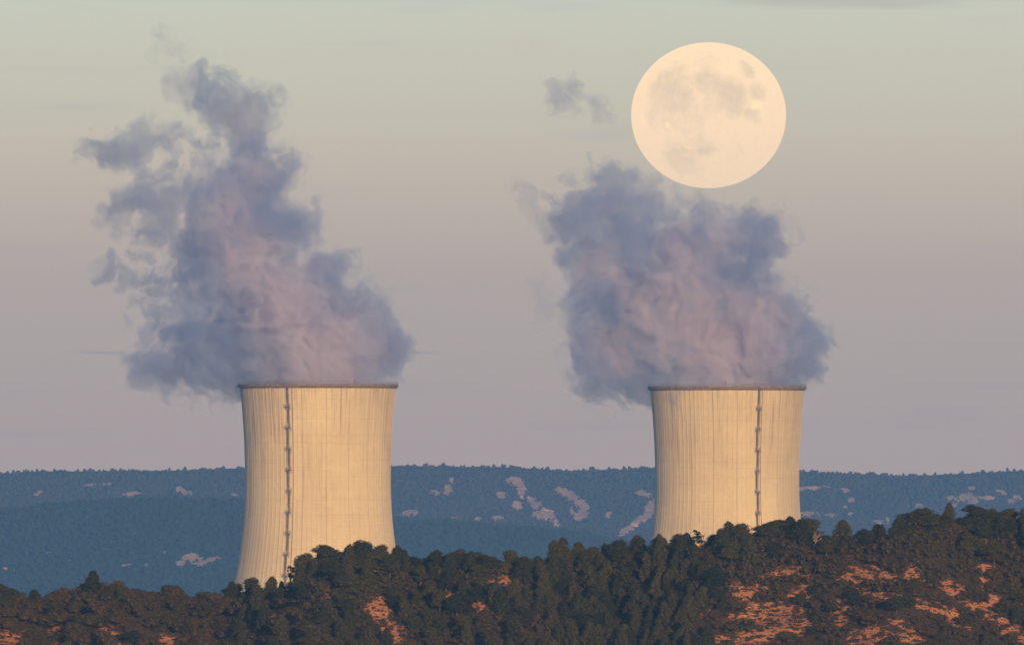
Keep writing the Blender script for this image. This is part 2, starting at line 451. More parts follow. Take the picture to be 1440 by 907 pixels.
# ------------------------------------------------------------------ cooling towers
TOWER_H = 128.5
def shell_r(h):
    """radius of the shell at height h: hyperboloid, throat at 90 m"""
    d = np.asarray(h, float) - 90.5
    return 28.9 * np.sqrt(1 + (d / np.where(d < 0, 71.1, 97.0)) ** 2)
def build_tower(loc, ladder_deg, label, lamps):
    t = link('cooling_tower', None, loc=loc)
    t['label'] = label; t['category'] = 'cooling tower'; t['group'] = 'concrete cooling towers of the power plant'
    seg, ribs = 960, 96
    k = np.arange(seg)
    th = 2 * math.pi * k / seg
    prof = np.where((k % (seg // ribs)) < 1, .11, 0.0)            # thin wind ribs down the shell
    prof = np.where((k % (seg // ribs)) == 1, .11, prof)
    hs = np.linspace(0, TOWER_H, 66)
    vs, uv = [], []
    for h in hs:
        r = shell_r(h) + prof
        vs.append(np.stack([r * np.cos(th), r * np.sin(th), np.full(seg, h)], 1))
        uv.append(np.stack([th * 29.5, np.full(seg, h)], 1))
    for h in hs[::-5]:                                            # inner face
        r = shell_r(h) - .9 + 0 * th
        vs.append(np.stack([r * np.cos(th), r * np.sin(th), np.full(seg, h)], 1))
        uv.append(np.stack([th * 29.5, np.full(seg, h)], 1))
    nr = len(vs)
    i = np.arange(seg); j = (i + 1) % seg
    fs = np.concatenate([np.stack([a * seg + i, a * seg + j, (a + 1) * seg + j, (a + 1) * seg + i], 1) for a in range(nr - 1)])
    me = mesh('shell', np.concatenate(vs), fs, False)
    ul = me.uv_layers.new(name='UVMap')
    li = np.empty(len(me.loops), np.int32); me.loops.foreach_get('vertex_index', li)
    U = np.concatenate(uv)[li].reshape(-1, 4, 2)
    wrap = U[:, :, 0].max(1) - U[:, :, 0].min(1) > 60
    U[wrap, :, 0] = np.where(U[wrap, :, 0] < 60, U[wrap, :, 0] + 2 * math.pi * 29.5, U[wrap, :, 0])
    ul.data.foreach_set('uv', U.astype(np.float32).ravel())
    me.materials.append(M_conc)
    link('shell', me, t)
    # rim gallery
    r0 = float(shell_r(TOWER_H))
    ring = [(r0 + .17, TOWER_H - 1.3), (r0 + .9, TOWER_H - .85), (r0 + 1.0, TOWER_H - .15), (r0 + 1.0, TOWER_H + .3), (r0 + .75, TOWER_H + .3), (r0 + .75, TOWER_H + .02), (r0 - 1.1, TOWER_H + .02), (r0 - 1.1, TOWER_H - 1.2)]
    sg = 240
    a = 2 * math.pi * np.arange(sg) / sg
    vs = np.concatenate([np.stack([r * np.cos(a), r * np.sin(a), np.full(sg, h)], 1) for r, h in ring])
    i = np.arange(sg); j = (i + 1) % sg
    fs = np.concatenate([np.stack([q * sg + i, q * sg + j, (q + 1) * sg + j, (q + 1) * sg + i], 1) for q in range(len(ring) - 1)])
    me = mesh('rim', vs, fs, False); me.materials.append(M_rim)
    rim = link('rim', me, t)
    # guard rail on the rim
    parts = []
    for q in range(120):
        b_ = 2 * math.pi * q / 120
        parts.append(box((r0 + .87) * math.cos(b_), (r0 + .87) * math.sin(b_), TOWER_H + .72, .07, .07, .84, b_))
    for h in (.72, 1.12):
        pr = np.stack([(r0 + .87) * np.cos(a), (r0 + .87) * np.sin(a), np.full(sg, TOWER_H + h)], 1)
        lo, hi_ = pr - (0, 0, .03), pr + (0, 0, .03)
        parts.append((np.concatenate([lo, hi_]), np.stack([i, j, j + sg, i + sg], 1)))
    v, f = join(parts)
    me = mesh('guard_rail', v, f); me.materials.append(M_steel)
    link('guard_rail', me, rim)
    # ladder, zigzagging from landing to landing, and the cable beside it
    def P(deg, h, out):
        b_ = R(deg); r = shell_r(h) + out
        return np.array([r * math.cos(b_), r * math.sin(b_), h])
    lad = link('ladder', None, t)
    lands = [TOWER_H - 8.8 - 8.37 * q for q in range(14)]
    tops = [TOWER_H - .3] + lands
    parts = []
    step = .75                                                     # degrees of sideways shift
    for q in range(len(lands)):
        dg = ladder_deg + (step if q % 2 else 0) + (.0 if q else .5)
        h1, h0 = tops[q], lands[q]
        for e in (-.28, .28):
            pts = [P(dg + math.degrees(e / 30), h, .65) for h in np.linspace(h0, h1, 6)]
            parts.append(tube(pts, .08, 4))
        for e in (-.42, 0, .42):
            pts = [P(dg + math.degrees(e / 30), h, 1.25) for h in np.linspace(h0 + 2, h1, 6)]
            parts.append(tube(pts, .05, 4))
        for h in np.arange(h0, h1, .6):
            parts.append(tube([P(dg - math.degrees(.28 / 30), h, .65), P(dg + math.degrees(.28 / 30), h, .65)], .06, 4))
        for h in np.arange(h0 + 2, h1, 1.0):
            hoop = [P(dg + math.degrees(.45 * math.cos(w_) / 30), h, .65 + .65 * math.sin(w_)) for w_ in np.linspace(0, math.pi, 7)]
            parts.append(tube(hoop, .06, 4))
    v, f = join(parts)
    me = mesh('ladder_cage', v, f); me.materials.append(M_steel)
    link('ladder_cage', me, lad)
    if 'landing' not in bpy.data.meshes:
        pr = [box(.85, 0, 0, 1.7, 1.9, .16)]
        for s_ in (-.9, .9):
            for x_ in (.2, 1.6): pr.append(box(x_, s_, .55, .08, .08, 1.1))
            pr.append(box(.9, s_, 1.1, 1.5, .07, .07)); pr.append(box(.9, s_, .6, 1.5, .06, .06))
            pr.append(tube([(0, s_, -1.2), (1.5, s_, -.1)], .09, 4))
        pr.append(box(1.6, 0, 1.1, 0.07, 1.8, .07)); pr.append(box(1.6, 0, .6, .06, 1.8, .06)); pr.append(box(1.62, 0, .22, .03, 1.8, .2))
        v, f = join(pr)
        lm = mesh('landing', v, f); lm.materials.append(M_steel)
    for q, h in enumerate(lands):
        p = P(ladder_deg + step * .5, h, .1)
        o = link('landing', bpy.data.meshes['landing'], lad, p)
        o.rotation_euler.z = R(ladder_deg + step * .5)
    me = mesh('cable', *tube([P(ladder_deg + 3.6, h, .3) for h in np.linspace(1, TOWER_H - 1.5, 40)], .11, 5)); me.materials.append(M_dark)
    link('cable', me, t)
    for dg in lamps:
        p = P(dg, TOWER_H, .6)
        o = link('warning_lamp', None, t, tuple(p + (0, 0, .3)))
        me = mesh('lamp_post', *box(0, 0, .55, .22, .22, 1.1)); me.materials.append(M_steel); link('lamp_post', me, o)
        me = mesh('lamp_head', *join([tube([(0, 0, 1.1), (0, 0, 1.25), (0, 0, 1.75), (0, 0, 1.95)], [.24, .22, .20, .06], 8), box(0, 0, 1.05, .5, .5, .10)])); me.materials.append(M_lamp); link('lamp_head', me, o)
    return t
DL, DR = 6800.0, 6880.0
TL = (X(447.0, DL), DL, 0.0)
TR = (X(1022.5, DR), DR, ZC + (HY - 544.5) * K * DR - TOWER_H)
build_tower(TL, 247.6, 'concrete cooling tower on the left whose ladder runs down left of its middle', (239, 298, 60))
build_tower(TR, 293.0, 'concrete cooling tower below the moon whose ladder runs down right of its middle', (290, 268, 70))

# ------------------------------------------------------------------ steam
def surface_nets(G, org, h):
    """quads round the region where G > 0"""
    ins = G > 0
    nx, ny, nz = G.shape
    acc = np.zeros((nx - 1, ny - 1, nz - 1, 3)); cnt = np.zeros((nx - 1, ny - 1, nz - 1))
    off = [(a, b, c) for a in (0, 1) for b in (0, 1) for c in (0, 1)]
    sl = lambda o: tuple(slice(q, q + n - 1) for q, n in zip(o, (nx, ny, nz)))
    for a in off:
        for ax in range(3):
            if a[ax]: continue
            b = tuple(q + (1 if d == ax else 0) for d, q in enumerate(a))
            ga, gb = G[sl(a)], G[sl(b)]
            cr = (ga > 0) != (gb > 0)
            t = np.where(cr, ga / np.where(cr, ga - gb, 1), 0)
            p = np.zeros(acc.shape); p[...] = a; p[..., ax] += t
            acc += p * cr[..., None]; cnt += cr
    on = cnt > 0
    idx = np.full(on.shape, -1); idx[on] = np.arange(on.sum())
    base = np.stack(np.nonzero(on), 1)
    V = (base + acc[on] / cnt[on][:, None]) * h + org
    F = []
    for ax in range(3):
        u, v = [d for d in range(3) if d != ax]
        lo = [slice(1, -1)] * 3; lo[ax] = slice(0, -1); hi_ = [slice(1, -1)] * 3; hi_[ax] = slice(1, None)
        A, B = ins[tuple(lo)], ins[tuple(hi_)]
        w_ = np.stack(np.nonzero(A != B), 1)
        fl = A[tuple(w_.T)]
        w_ = w_ + np.array([0 if d == ax else 1 for d in range(3)])
        q = []
        for du, dv in ((0, 0), (1, 0), (1, 1), (0, 1)):
            c = w_.copy(); c[:, u] -= du; c[:, v] -= dv
            q.append(idx[tuple(c.T)])
        q = np.stack(q, 1)
        if ax == 1: q = q[:, ::-1]
        q[~fl] = q[~fl][:, ::-1]
        F.append(q)
    F = np.concatenate(F)
    return V, F[(F >= 0).all(1)]
def maxf(G):
    for ax in range(3):
        a = np.full_like(G, -9.0); b = np.full_like(G, -9.0)
        s1 = [slice(None)] * 3; s0 = [slice(None)] * 3
        s1[ax] = slice(1, None); s0[ax] = slice(0, -1)
        a[tuple(s0)] = G[tuple(s1)]; b[tuple(s1)] = G[tuple(s0)]
        G = np.maximum(G, np.maximum(a, b))
    return G
S1, S2, A1, A2, S0, W0 = 1 / 20.0, 1 / 7.5, 1.7, 3.0, 1 / 13.0, 11.0
def steam(name, blobs, D, centre, density, seed, label, category, group=None, voxel=1.4, rate=0.20, thr=-0.20, amp=1.0, tint=None, wind=1.0, torn=.5, core=()):
    """blobs: (photo x, photo y, radius in photo px, depth offset in m); centre: the object's origin"""
    kk = K * D
    pts = [((X(b[0], D) - centre[0]), (b[3] if len(b) > 3 else 0.0), (Z(b[1], D) - centre[2]), b[2] * kk) for b in blobs]
    pv = np.array(pts)
    pad = 1.5
    lo = (pv[:, :3] - pv[:, 3:] * pad).min(0) - 3 * voxel; hi_ = (pv[:, :3] + pv[:, 3:] * pad).max(0) + 3 * voxel
    n = np.ceil((hi_ - lo) / voxel).astype(int) + 1
    g = np.stack(np.meshgrid(*[lo[i] + voxel * np.arange(n[i]) for i in range(3)], indexing='ij'), -1)
    f = np.full(g.shape[:3], -9.0)
    so = np.array((seed * 13.7, seed * 7.1, seed * 3.3))
    w1 = np.array((31.3, 5.7, 12.9)); w2 = np.array((7.7, 41.1, 23.3))
    q = (g + so) * S0
    gw = g.copy()
    gw[..., 0] += wind * W0 * 2 * (fbm(q + w1, 2, .5) - .5); gw[..., 2] += wind * W0 * 2 * (fbm(q + w2, 2, .5) - .5)
    for (x, y, z, r) in pts:
        f = np.maximum(f, 1 - np.sqrt(((gw - (x, y, z)) ** 2).sum(-1)) / r)
    act = f > -.9
    F = np.full(f.shape, -9.0)
    q = gw[act] + so
    n1 = fbm(q * S1, 2, .5); n2 = fbm(q * S2, 5, .68)
    am = amp * (1 + torn * np.clip(g[act][:, 2] / 130.0, 0, 1))
    F[act] = np.clip(f[act], -9, .75) + am * (A1 * (n1 - .5) + A2 * (n2 - .5)) - thr
    for ax in range(3):
        for e in ((0, 1), (-2, -1)):
            s_ = [slice(None)] * 3; s_[ax] = list(e); F[tuple(s_)] = -9
    V, Q = surface_nets(maxf(F) - .02, lo, voxel)
    me = mesh(name, V, Q, True)
    # the medium
    m = bpy.data.materials.new(name); m.use_nodes = True
    t = m.node_tree; t.nodes.clear()
    P = N(t, 'ShaderNodeTexCoord').outputs['Object']
    def shifted(v, o):
        n_ = N(t, 'ShaderNodeVectorMath', operation='ADD'); L(t, v, n_.inputs[0]); n_.inputs[1].default_value = tuple(float(q_) for q_ in o); return n_.outputs[0]
    sz = N(t, 'ShaderNodeSeparateXYZ'); L(t, P, sz.inputs[0])
    b1 = noise_n(t, shifted(P, so + w1 / S0), S0, 2.0, .5).outputs[0]; b2 = noise_n(t, shifted(P, so + w2 / S0), S0, 2.0, .5).outputs[0]
    cx = N(t, 'ShaderNodeCombineXYZ')
    L(t, math_n(t, 'MULTIPLY_ADD', b1, wind * W0 * 2, math_n(t, 'SUBTRACT', sz.outputs[0], wind * W0)), cx.inputs[0])
    L(t, sz.outputs[1], cx.inputs[1])
    L(t, math_n(t, 'MULTIPLY_ADD', b2, wind * W0 * 2, math_n(t, 'SUBTRACT', sz.outputs[2], wind * W0)), cx.inputs[2])
    PW = cx.outputs[0]
    cur = None
    for (x, y, z, r) in pts:
        d = N(t, 'ShaderNodeVectorMath', operation='DISTANCE'); L(t, PW, d.inputs[0]); d.inputs[1].default_value = (x, y, z)
        e = math_n(t, 'MULTIPLY_ADD', d.outputs['Value'], -1.0 / r, 1.0)
        cur = e if cur is None else math_n(t, 'MAXIMUM', cur, e)
    ad = N(t, 'ShaderNodeVectorMath', operation='ADD'); L(t, PW, ad.inputs[0]); ad.inputs[1].default_value = tuple(so)
    k1 = noise_n(t, ad.outputs[0], S1, 2.0, .5).outputs[0]; k2 = noise_n(t, ad.outputs[0], S2, 5.0, .68).outputs[0]
    cur = math_n(t, 'MINIMUM', cur, .75)
    ns = math_n(t, 'MULTIPLY_ADD', k2, amp * A2, math_n(t, 'MULTIPLY_ADD', k1, amp * A1, -amp * (A1 + A2) * .5))
    am = math_n(t, 'MULTIPLY_ADD', math_n(t, 'DIVIDE', sz.outputs[2], 130.0, clamp=True), torn, 1.0)
    cur = math_n(t, 'SUBTRACT', math_n(t, 'MULTIPLY_ADD', ns, am, cur), thr)
    fall = maprange(t, cur, 0.0, 0.36, 0, 1, 'SMOOTHERSTEP')
    pvn = N(t, 'ShaderNodeVolumePrincipled')
    thin = maprange(t, sz.outputs[2], 10.0, 125.0, 1.0, 1.0 - .55 * min(torn, 1.0), 'LINEAR')      # it thins out as it rises
    L(t, math_n(t, 'MULTIPLY', math_n(t, 'MULTIPLY', fall, thin), density), pvn.inputs['Density'])
    c_outer, c_sunlit = tint or ((0.33, 0.44, 0.84), (0.71, 0.69, 0.95))
    # sunlit pink painted into the steam's colour along the axis, bluer and dimmer outside
    sunlit = math_n(t, 'MULTIPLY', k1, 0.0)
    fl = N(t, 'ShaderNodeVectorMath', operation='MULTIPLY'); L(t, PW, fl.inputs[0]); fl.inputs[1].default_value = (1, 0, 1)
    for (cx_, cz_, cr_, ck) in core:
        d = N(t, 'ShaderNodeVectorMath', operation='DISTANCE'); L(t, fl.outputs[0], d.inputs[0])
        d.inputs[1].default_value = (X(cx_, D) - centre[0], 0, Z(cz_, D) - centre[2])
        sunlit = math_n(t, 'MAXIMUM', sunlit, maprange(t, d.outputs['Value'], cr_ * kk, cr_ * kk * .15, 0, ck))
    sunlit = math_n(t, 'ADD', sunlit, math_n(t, 'MULTIPLY', math_n(t, 'MULTIPLY_ADD', k2, 2.2, -1.1), math_n(t, 'MINIMUM', math_n(t, 'MULTIPLY', sunlit, 3.0), 1.0)), clamp=True)
    L(t, mix_c(t, sunlit, c_outer, c_sunlit), pvn.inputs['Color'])
    pvn.inputs['Anisotropy'].default_value = -0.12
    o_ = N(t, 'ShaderNodeOutputMaterial'); L(t, pvn.outputs[0], o_.inputs['Volume'])
    m.cycles.volume_step_rate = rate
    me.materials.append(m)
    ob = link(name, me, None, centre)
    ob['label'] = label; ob['category'] = category
    if group: ob['group'] = group
    return ob
LEFT = [(380, 520, 42, 0), (440, 515, 48, -6), (500, 510, 50, 4), (545, 510, 24, 0), (548, 490, 20, -6), (400, 500, 44, -14),
        (335, 515, 40, 6), (290, 518, 36, -4), (248, 518, 30, 4), (212, 515, 24, 0), (190, 508, 14, 3),
        (470, 460, 58, 4), (405, 452, 62, -6), (350, 445, 54, 8), (300, 480, 44, 0), (520, 462, 38, 6), (270, 470, 30, -8),
        (470, 405, 34, 0), (452, 384, 24, 6), (500, 425, 26, -4), (428, 420, 40, 4),
        (318, 400, 52, -4), (375, 388, 52, 6), (290, 350, 46, 4), (338, 335, 54, -6), (385, 330, 46, 4), (425, 318, 28, 0), (248, 340, 30, 5),
        (345, 285, 48, 4), (378, 250, 38, -4), (325, 262, 44, 6), (285, 282, 32, -5), (242, 290, 25, 2), (202, 288, 24, -3), (168, 284, 20, 4), (152, 302, 14, 0), (158, 322, 10, 2),
        (225, 252, 24, -4), (205, 328, 22, 4), (230, 322, 24, -3), (196, 396, 18, 3), (228, 400, 20, -3), (262, 400, 24, 2), (210, 465, 16, 2), (240, 462, 22, -2),
        (262, 262, 18, 3), (232, 268, 14, -2), (276, 240, 16, 0),
        (158, 374, 15, 0), (146, 388, 10, 4), (172, 384, 13, -3), (168, 402, 10, 2), (190, 398, 11, 2), (186, 422, 12, 0), (215, 412, 18, 3), (240, 430, 22, -2), (205, 440, 14, 4), (176, 444, 10, 0), (222, 378, 14, 3), (200, 360, 12, -2),
        (152, 218, 27, 0), (128, 210, 14, 3), (182, 214, 24, -3), (205, 196, 20, 2), (232, 190, 22, 3), (258, 196, 22, 0), (285, 205, 24, 3), (240, 222, 16, 3), (212, 236, 14, -3), (262, 224, 14, 2),
        (352, 212, 36, 4), (345, 172, 36, -4), (306, 158, 38, 3), (322, 126, 28, 0), (286, 122, 22, 2), (260, 128, 16, -2), (285, 100, 13, 0), (350, 132, 18, 3), (300, 240, 22, 0)]
RIGHT = [(940, 525, 40, 0), (1000, 515, 50, -6), (1060, 512, 50, 4), (1110, 512, 44, -2), (1140, 515, 22, 3), (1130, 470, 34, 0), (1140, 490, 24, -5),
         (890, 515, 44, 4), (850, 515, 36, -4), (832, 490, 32, 2), (1000, 460, 62, 4), (940, 460, 60, -5), (880, 460, 54, 4), (1060, 455, 54, -4), (1108, 445, 36, 5),
         (850, 410, 46, -4), (900, 400, 54, 4), (960, 395, 58, -6), (1020, 400, 50, 5), (1060, 395, 34, 0), (835, 360, 40, 4), (890, 345, 44, -3),
         (950, 345, 48, 4), (1010, 345, 46, -4), (1052, 350, 38, 3), (830, 310, 40, 0), (870, 290, 42, 3), (828, 282, 24, -3), (806, 296, 22, 2), (862, 275, 24, 0), (850, 292, 28, 2),
         (905, 296, 28, 4), (945, 302, 26, -2), (985, 312, 28, 3), (1030, 318, 22, 0), (800, 322, 22, 0)]
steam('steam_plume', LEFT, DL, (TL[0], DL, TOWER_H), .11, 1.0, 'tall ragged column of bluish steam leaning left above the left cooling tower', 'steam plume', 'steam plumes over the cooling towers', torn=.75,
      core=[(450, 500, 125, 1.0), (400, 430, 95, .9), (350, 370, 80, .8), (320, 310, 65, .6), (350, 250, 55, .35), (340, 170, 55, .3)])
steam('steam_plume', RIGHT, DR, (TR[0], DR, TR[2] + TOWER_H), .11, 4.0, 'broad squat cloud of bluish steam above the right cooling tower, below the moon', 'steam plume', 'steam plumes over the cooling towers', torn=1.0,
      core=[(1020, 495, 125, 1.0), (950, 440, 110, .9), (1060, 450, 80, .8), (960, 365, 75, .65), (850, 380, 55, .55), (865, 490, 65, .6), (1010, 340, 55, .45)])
WISPS = [([(790, 135, 22, 0), (805, 142, 20, 1), (822, 138, 18, 0), (838, 156, 16, 0), (852, 162, 13, 0)], .075, 2.0, 'small torn wisp of blue steam left of the moon'),
         ([(232, 55, 22, 0), (250, 68, 18, 1), (228, 78, 16, 0), (215, 48, 14, 0)], .022, 3.0, 'faint scrap of steam high above the top of the left plume'),
         ([(740, 272, 16, 0), (752, 288, 16, 1), (765, 300, 14, 0)], .06, 5.0, 'thin curl of steam left of the upper right plume'),
         ([(1080, 305, 20, 0), (1092, 318, 18, 0), (1105, 332, 16, 1), (1118, 345, 14, 0)], .06, 6.0, 'slanting shred of steam below the moon, right of the right plume'),
         ([(755, 408, 18, 0), (765, 432, 20, 1), (785, 440, 16, 0), (800, 440, 18, 0)], .05, 7.0, 'pale curl of steam at the left side of the right plume')]
for bl, de, sd, lab in WISPS:
    D = DL if bl[0][0] < 600 else DR
    c = (X(bl[0][0], D), D, Z(bl[0][1], D))
    steam('steam_wisp', bl, D, c, de, sd, lab, 'steam wisp', 'loose scraps of steam', voxel=.8, rate=.2, amp=1.5, thr=-.1, torn=0.0, tint=((0.46, 0.58, 0.95), (0.5, 0.6, 0.95)))

# ------------------------------------------------------------------ moon
def moon():
    m = bpy.data.materials.new('moon_surface'); m.use_nodes = True
    t = m.node_tree; t.nodes.clear()
    P = coords(t)
    warp = noise_n(t, P, 2.6, 4, .6)
    off = N(t, 'ShaderNodeVectorMath', operation='MULTIPLY_ADD')
    L(t, warp.outputs['Color'], off.inputs[0]); off.inputs[1].default_value = (.34,) * 3
    sh = N(t, 'ShaderNodeVectorMath', operation='SUBTRACT'); L(t, P, sh.inputs[0]); sh.inputs[1].default_value = (.17,) * 3
    L(t, sh.outputs[0], off.inputs[2])
    cur = None
    # maria: (x, z, radius, depth)
    for (x, z, r, a) in [(-.02, .46, .26, .8), (.20, .36, .22, .8), (.30, .25, .24, 1), (.50, .60, .15, .75), (.62, .31, .16, .6), (.55, .0, .13, .6), (-.55, .42, .34, .75), (-.42, .22, .30, .75),
                         (-.62, .12, .30, .5), (-.28, -.04, .22, .35), (-.38, -.60, .28, .6), (-.05, -.50, .16, .7), (-.15, -.38, .15, .5), (-.10, .70, .30, .3), (.0, .10, .16, .35)]:
        d = N(t, 'ShaderNodeVectorMath', operation='DISTANCE'); L(t, off.outputs[0], d.inputs[0])
        d.inputs[1].default_value = (x, -math.sqrt(max(0, 1 - x * x - z * z)), z)
        e = maprange(t, d.outputs['Value'], r * 1.45, r * .30, 0, a)
        cur = e if cur is None else math_n(t, 'MAXIMUM', cur, e)
    fine = noise_n(t, P, 7.0, 8, .7)
    cur = math_n(t, 'ADD', cur, math_n(t, 'MULTIPLY_ADD', fine.outputs[0], 1.5, -.75), clamp=True)
    tiny = noise_n(t, P, 22.0, 6, .7)
    cur = math_n(t, 'ADD', cur, math_n(t, 'MULTIPLY_ADD', tiny.outputs[0], .8, -.40), clamp=True)
    col = mix_c(t, cur, (1.26, .875, .50), (0.93, .675, .42))
    # ray craters
    for (x, z, r) in [(.06, -.62, .02), (-.52, -.12, .035), (-.85, -.08, .03), (.02, .35, .02), (.80, .32, .02), (.62, .12, .05), (-.30, -.48, .03)]:
        d = N(t, 'ShaderNodeVectorMath', operation='DISTANCE'); L(t, off.outputs[0], d.inputs[0])
        d.inputs[1].default_value = (x, -math.sqrt(max(0, 1 - x * x - z * z)), z)
        col = mix_c(t, maprange(t, d.outputs['Value'], r * 2.2, r * .4, 0, .7), col, (1.38, 1.0, .5))
    em = N(t, 'ShaderNodeEmission'); L(t, col, em.inputs[0]); em.inputs[1].default_value = MOON_E
    o_ = N(t, 'ShaderNodeOutputMaterial'); L(t, em.outputs[0], o_.inputs[0])
    m.cycles.emission_sampling = 'NONE'
    seg, rings = 160, 80
    vs = []
    for i in range(rings + 1):
        ph = math.pi * i / rings
        a = 2 * math.pi * np.arange(seg) / seg
        vs.append(np.stack([math.sin(ph) * np.cos(a), math.sin(ph) * np.sin(a), np.full(seg, math.cos(ph))], 1))
    i = np.arange(seg); j = (i + 1) % seg
    fs = np.concatenate([np.stack([(q + 1) * seg + i, (q + 1) * seg + j, q * seg + j, q * seg + i], 1) for q in range(rings)])
    me = mesh('moon', np.concatenate(vs), fs, True); me.materials.append(m)
    D = 90000.0
    o = link('moon', me, None, (X(996.5, D), D, Z(162.5, D)))
    r = 109.0 * K * D
    o.scale = (r, r, r * 102.5 / 109.0)
    o['label'] = 'full pale yellow moon, slightly flattened, above the right steam plume'; o['category'] = 'moon'
MOON_E = 0.90
moon()

# ------------------------------------------------------------------ the near hillside
GL = np.array([(-1000, 880), (-400, 862), (0, 851), (60, 855), (100, 848), (150, 838), (210, 846), (270, 852), (305, 858), (340, 852), (385, 848), (410, 830), (450, 808), (500, 802), (545, 803), (600, 806), (660, 800), (720, 806), (755, 808), (790, 798),
               (850, 800), (900, 792), (950, 784), (1000, 776), (1050, 768), (1110, 760), (1160, 768), (1210, 776), (1260, 762), (1310, 750), (1370, 746), (1440, 748), (1900, 764), (2440, 790)], float)
D0 = 3500.0                        # the hillside is laid out in metres for this distance ...
NEAR = 2300.0                      # ... and stands here, everything on it in proportion
SC = NEAR / D0
SOIL = [(545, 878, 15, 22, -25), (530, 855, 18, 13, -30), (560, 888, 14, 12, 0), (445, 877, 32, 5, -12), (470, 868, 16, 7, -10), (400, 888, 14, 4, -5), (462, 838, 6, 14, 0), (700, 819, 15, 5, -5), (712, 808, 18, 6, 10), (672, 855, 10, 8, 0), (637, 838, 10, 4, 0),
        (40, 896, 55, 9, 0), (85, 890, 18, 9, 0), (155, 893, 14, 7, 10), (175, 903, 20, 5, 0), (235, 902, 14, 9, 10), (150, 880, 10, 4, 0), (380, 866, 8, 4, 0),
        (1045, 832, 22, 12, 10), (1100, 806, 18, 8, 0), (1120, 803, 16, 7, 0), (1070, 822, 10, 10, 0), (1115, 838, 18, 9, -15), (1135, 828, 8, 18, 0), (1088, 855, 42, 7, 4), (1060, 868, 40, 6, 0), (1105, 875, 40, 8, 0),
        (990, 858, 14, 9, 20), (1085, 893, 50, 9, -5), (1000, 898, 26, 5, 0), (1200, 790, 8, 9, 0), (1200, 812, 18, 11, 0), (1225, 805, 26, 10, 15), (1245, 812, 16, 8, 20), (1235, 838, 26, 8, 20), (1262, 842, 18, 7, 10),
        (1282, 808, 9, 15, 25), (1292, 848, 16, 6, 20), (1295, 820, 10, 7, 0), (1342, 828, 18, 9, 25), (1330, 822, 14, 5, 0), (1380, 800, 14, 6, -10), (1395, 845, 14, 10, 20), (1378, 862, 24, 12, 30), (1405, 876, 30, 12, 30), (1430, 890, 26, 10, 25),
        (1345, 870, 14, 8, 60), (1355, 885, 8, 12, 20), (1185, 855, 12, 16, 20), (1180, 875, 7, 9, 0), (1250, 895, 46, 7, 5), (1230, 888, 16, 8, 0), (1330, 862, 20, 7, 35), (1210, 902, 30, 6, 0), (1275, 880, 22, 6, 20), (1385, 818, 8, 8, 0), (1310, 855, 16, 5, 20)]
def crest_d(px): return NEAR + SC * (10 * np.sin(px * .009) + 6 * np.sin(px * .023 + 1))
def hill_z(px, d):
    """height of the hillside at photo column px, d metres beyond the crest"""
    px = np.asarray(px, float); d = np.asarray(d, float)
    zc = Z(np.interp(px, GL[:, 0], GL[:, 1]), crest_d(px))
    sm = 7.0
    front = np.sqrt(np.minimum(d, 0) ** 2 + sm * sm) - sm
    back = np.sqrt(np.maximum(d, 0) ** 2 + 15.0 ** 2) - 15.0
    z = zc - SC * (.40 * front + .42 * back)
    bump = (fbm2(px * .146, d, .035, 3, .5, 21) - .5) * 5.5 + (fbm2(px * .146, d, .16, 3, .5, 31) - .5) * 1.3
    return z + SC * bump * np.clip(front / 10, 0, 1)
def hill_point(px, d):
    D = crest_d(px) + SC * d
    return X(px, D), D, hill_z(px, d)
def seen_py(px, d):
    x, D, z = hill_point(px, d)
    return HY - (z - ZC) / (K * D)
def build_hillside():
    px = np.arange(-1000, 2442, 4.0)
    dd = np.concatenate([np.linspace(-330, -92, 40)[:-1], np.linspace(-92, 10, 150), np.linspace(10, 330, 50)[1:]])
    PX, DD = np.meshgrid(px, dd)
    x, D, z = hill_point(PX, DD)
    z = np.maximum(z, -2.0)
    py = HY - (z - ZC) / (K * D)
    s = blob_mask(PX, py, SOIL)
    me = mesh('hillside', np.stack([x, D, z], -1).reshape(-1, 3), grid_faces(len(px), len(dd)), True)
    attr(me, 'soil', np.clip(s * 1.1 + .54, -.5, .82).ravel())
    me.materials.append(M_soil)
    link('hillside', me, kind='structure')
build_hillside()

# ------------------------------------------------------------------ trees and shrubs
def leaf_cloud(clumps, per, leaf, r, core=.62, tall=.82):
    """clumps: (x, y, z, radius); small leaf faces on the shell of each clump round a dark little core"""
    V, F, n = [], [], 0
    for (x, y, z, cr) in clumps:
        k = max(12, int(per * (cr / .7) ** 1.6))
        d = r.normal(size=(k, 3)); d /= np.linalg.norm(d, axis=1)[:, None]
        d[:, 2] = np.where(d[:, 2] < -.3, -d[:, 2], d[:, 2])
        p = d * cr * (.78 + .52 * r.random((k, 1)) ** 1.6) * (1, 1, tall) + (x, y, z)
        nr = d + r.normal(size=(k, 3)) * .55; nr /= np.linalg.norm(nr, axis=1)[:, None]
        a = np.cross(nr, r.normal(size=(k, 3))); a /= np.linalg.norm(a, axis=1)[:, None]
        b = np.cross(nr, a)
        s = leaf * (.6 + .8 * r.random((k, 1)))
        q = np.stack([p - a * s * 1.2 - b * s * .42, p + a * s * 1.2 - b * s * .42, p + a * s * .7 + b * s * .42, p - a * s * .7 + b * s * .42], 1).reshape(-1, 3)
        V.append(q); F.append(np.arange(4 * k).reshape(-1, 4) + n); n += 4 * k
        if core:
            cv = ICO_V * cr * core * (1, 1, tall) * (1 + .15 * r.normal(size=(12, 1))) + (x, y, z)
            V.append(cv); F.append(np.concatenate([ICO_F, ICO_F[:, 2:]], 1) + n); n += 12
    return np.concatenate(V), np.concatenate(F)
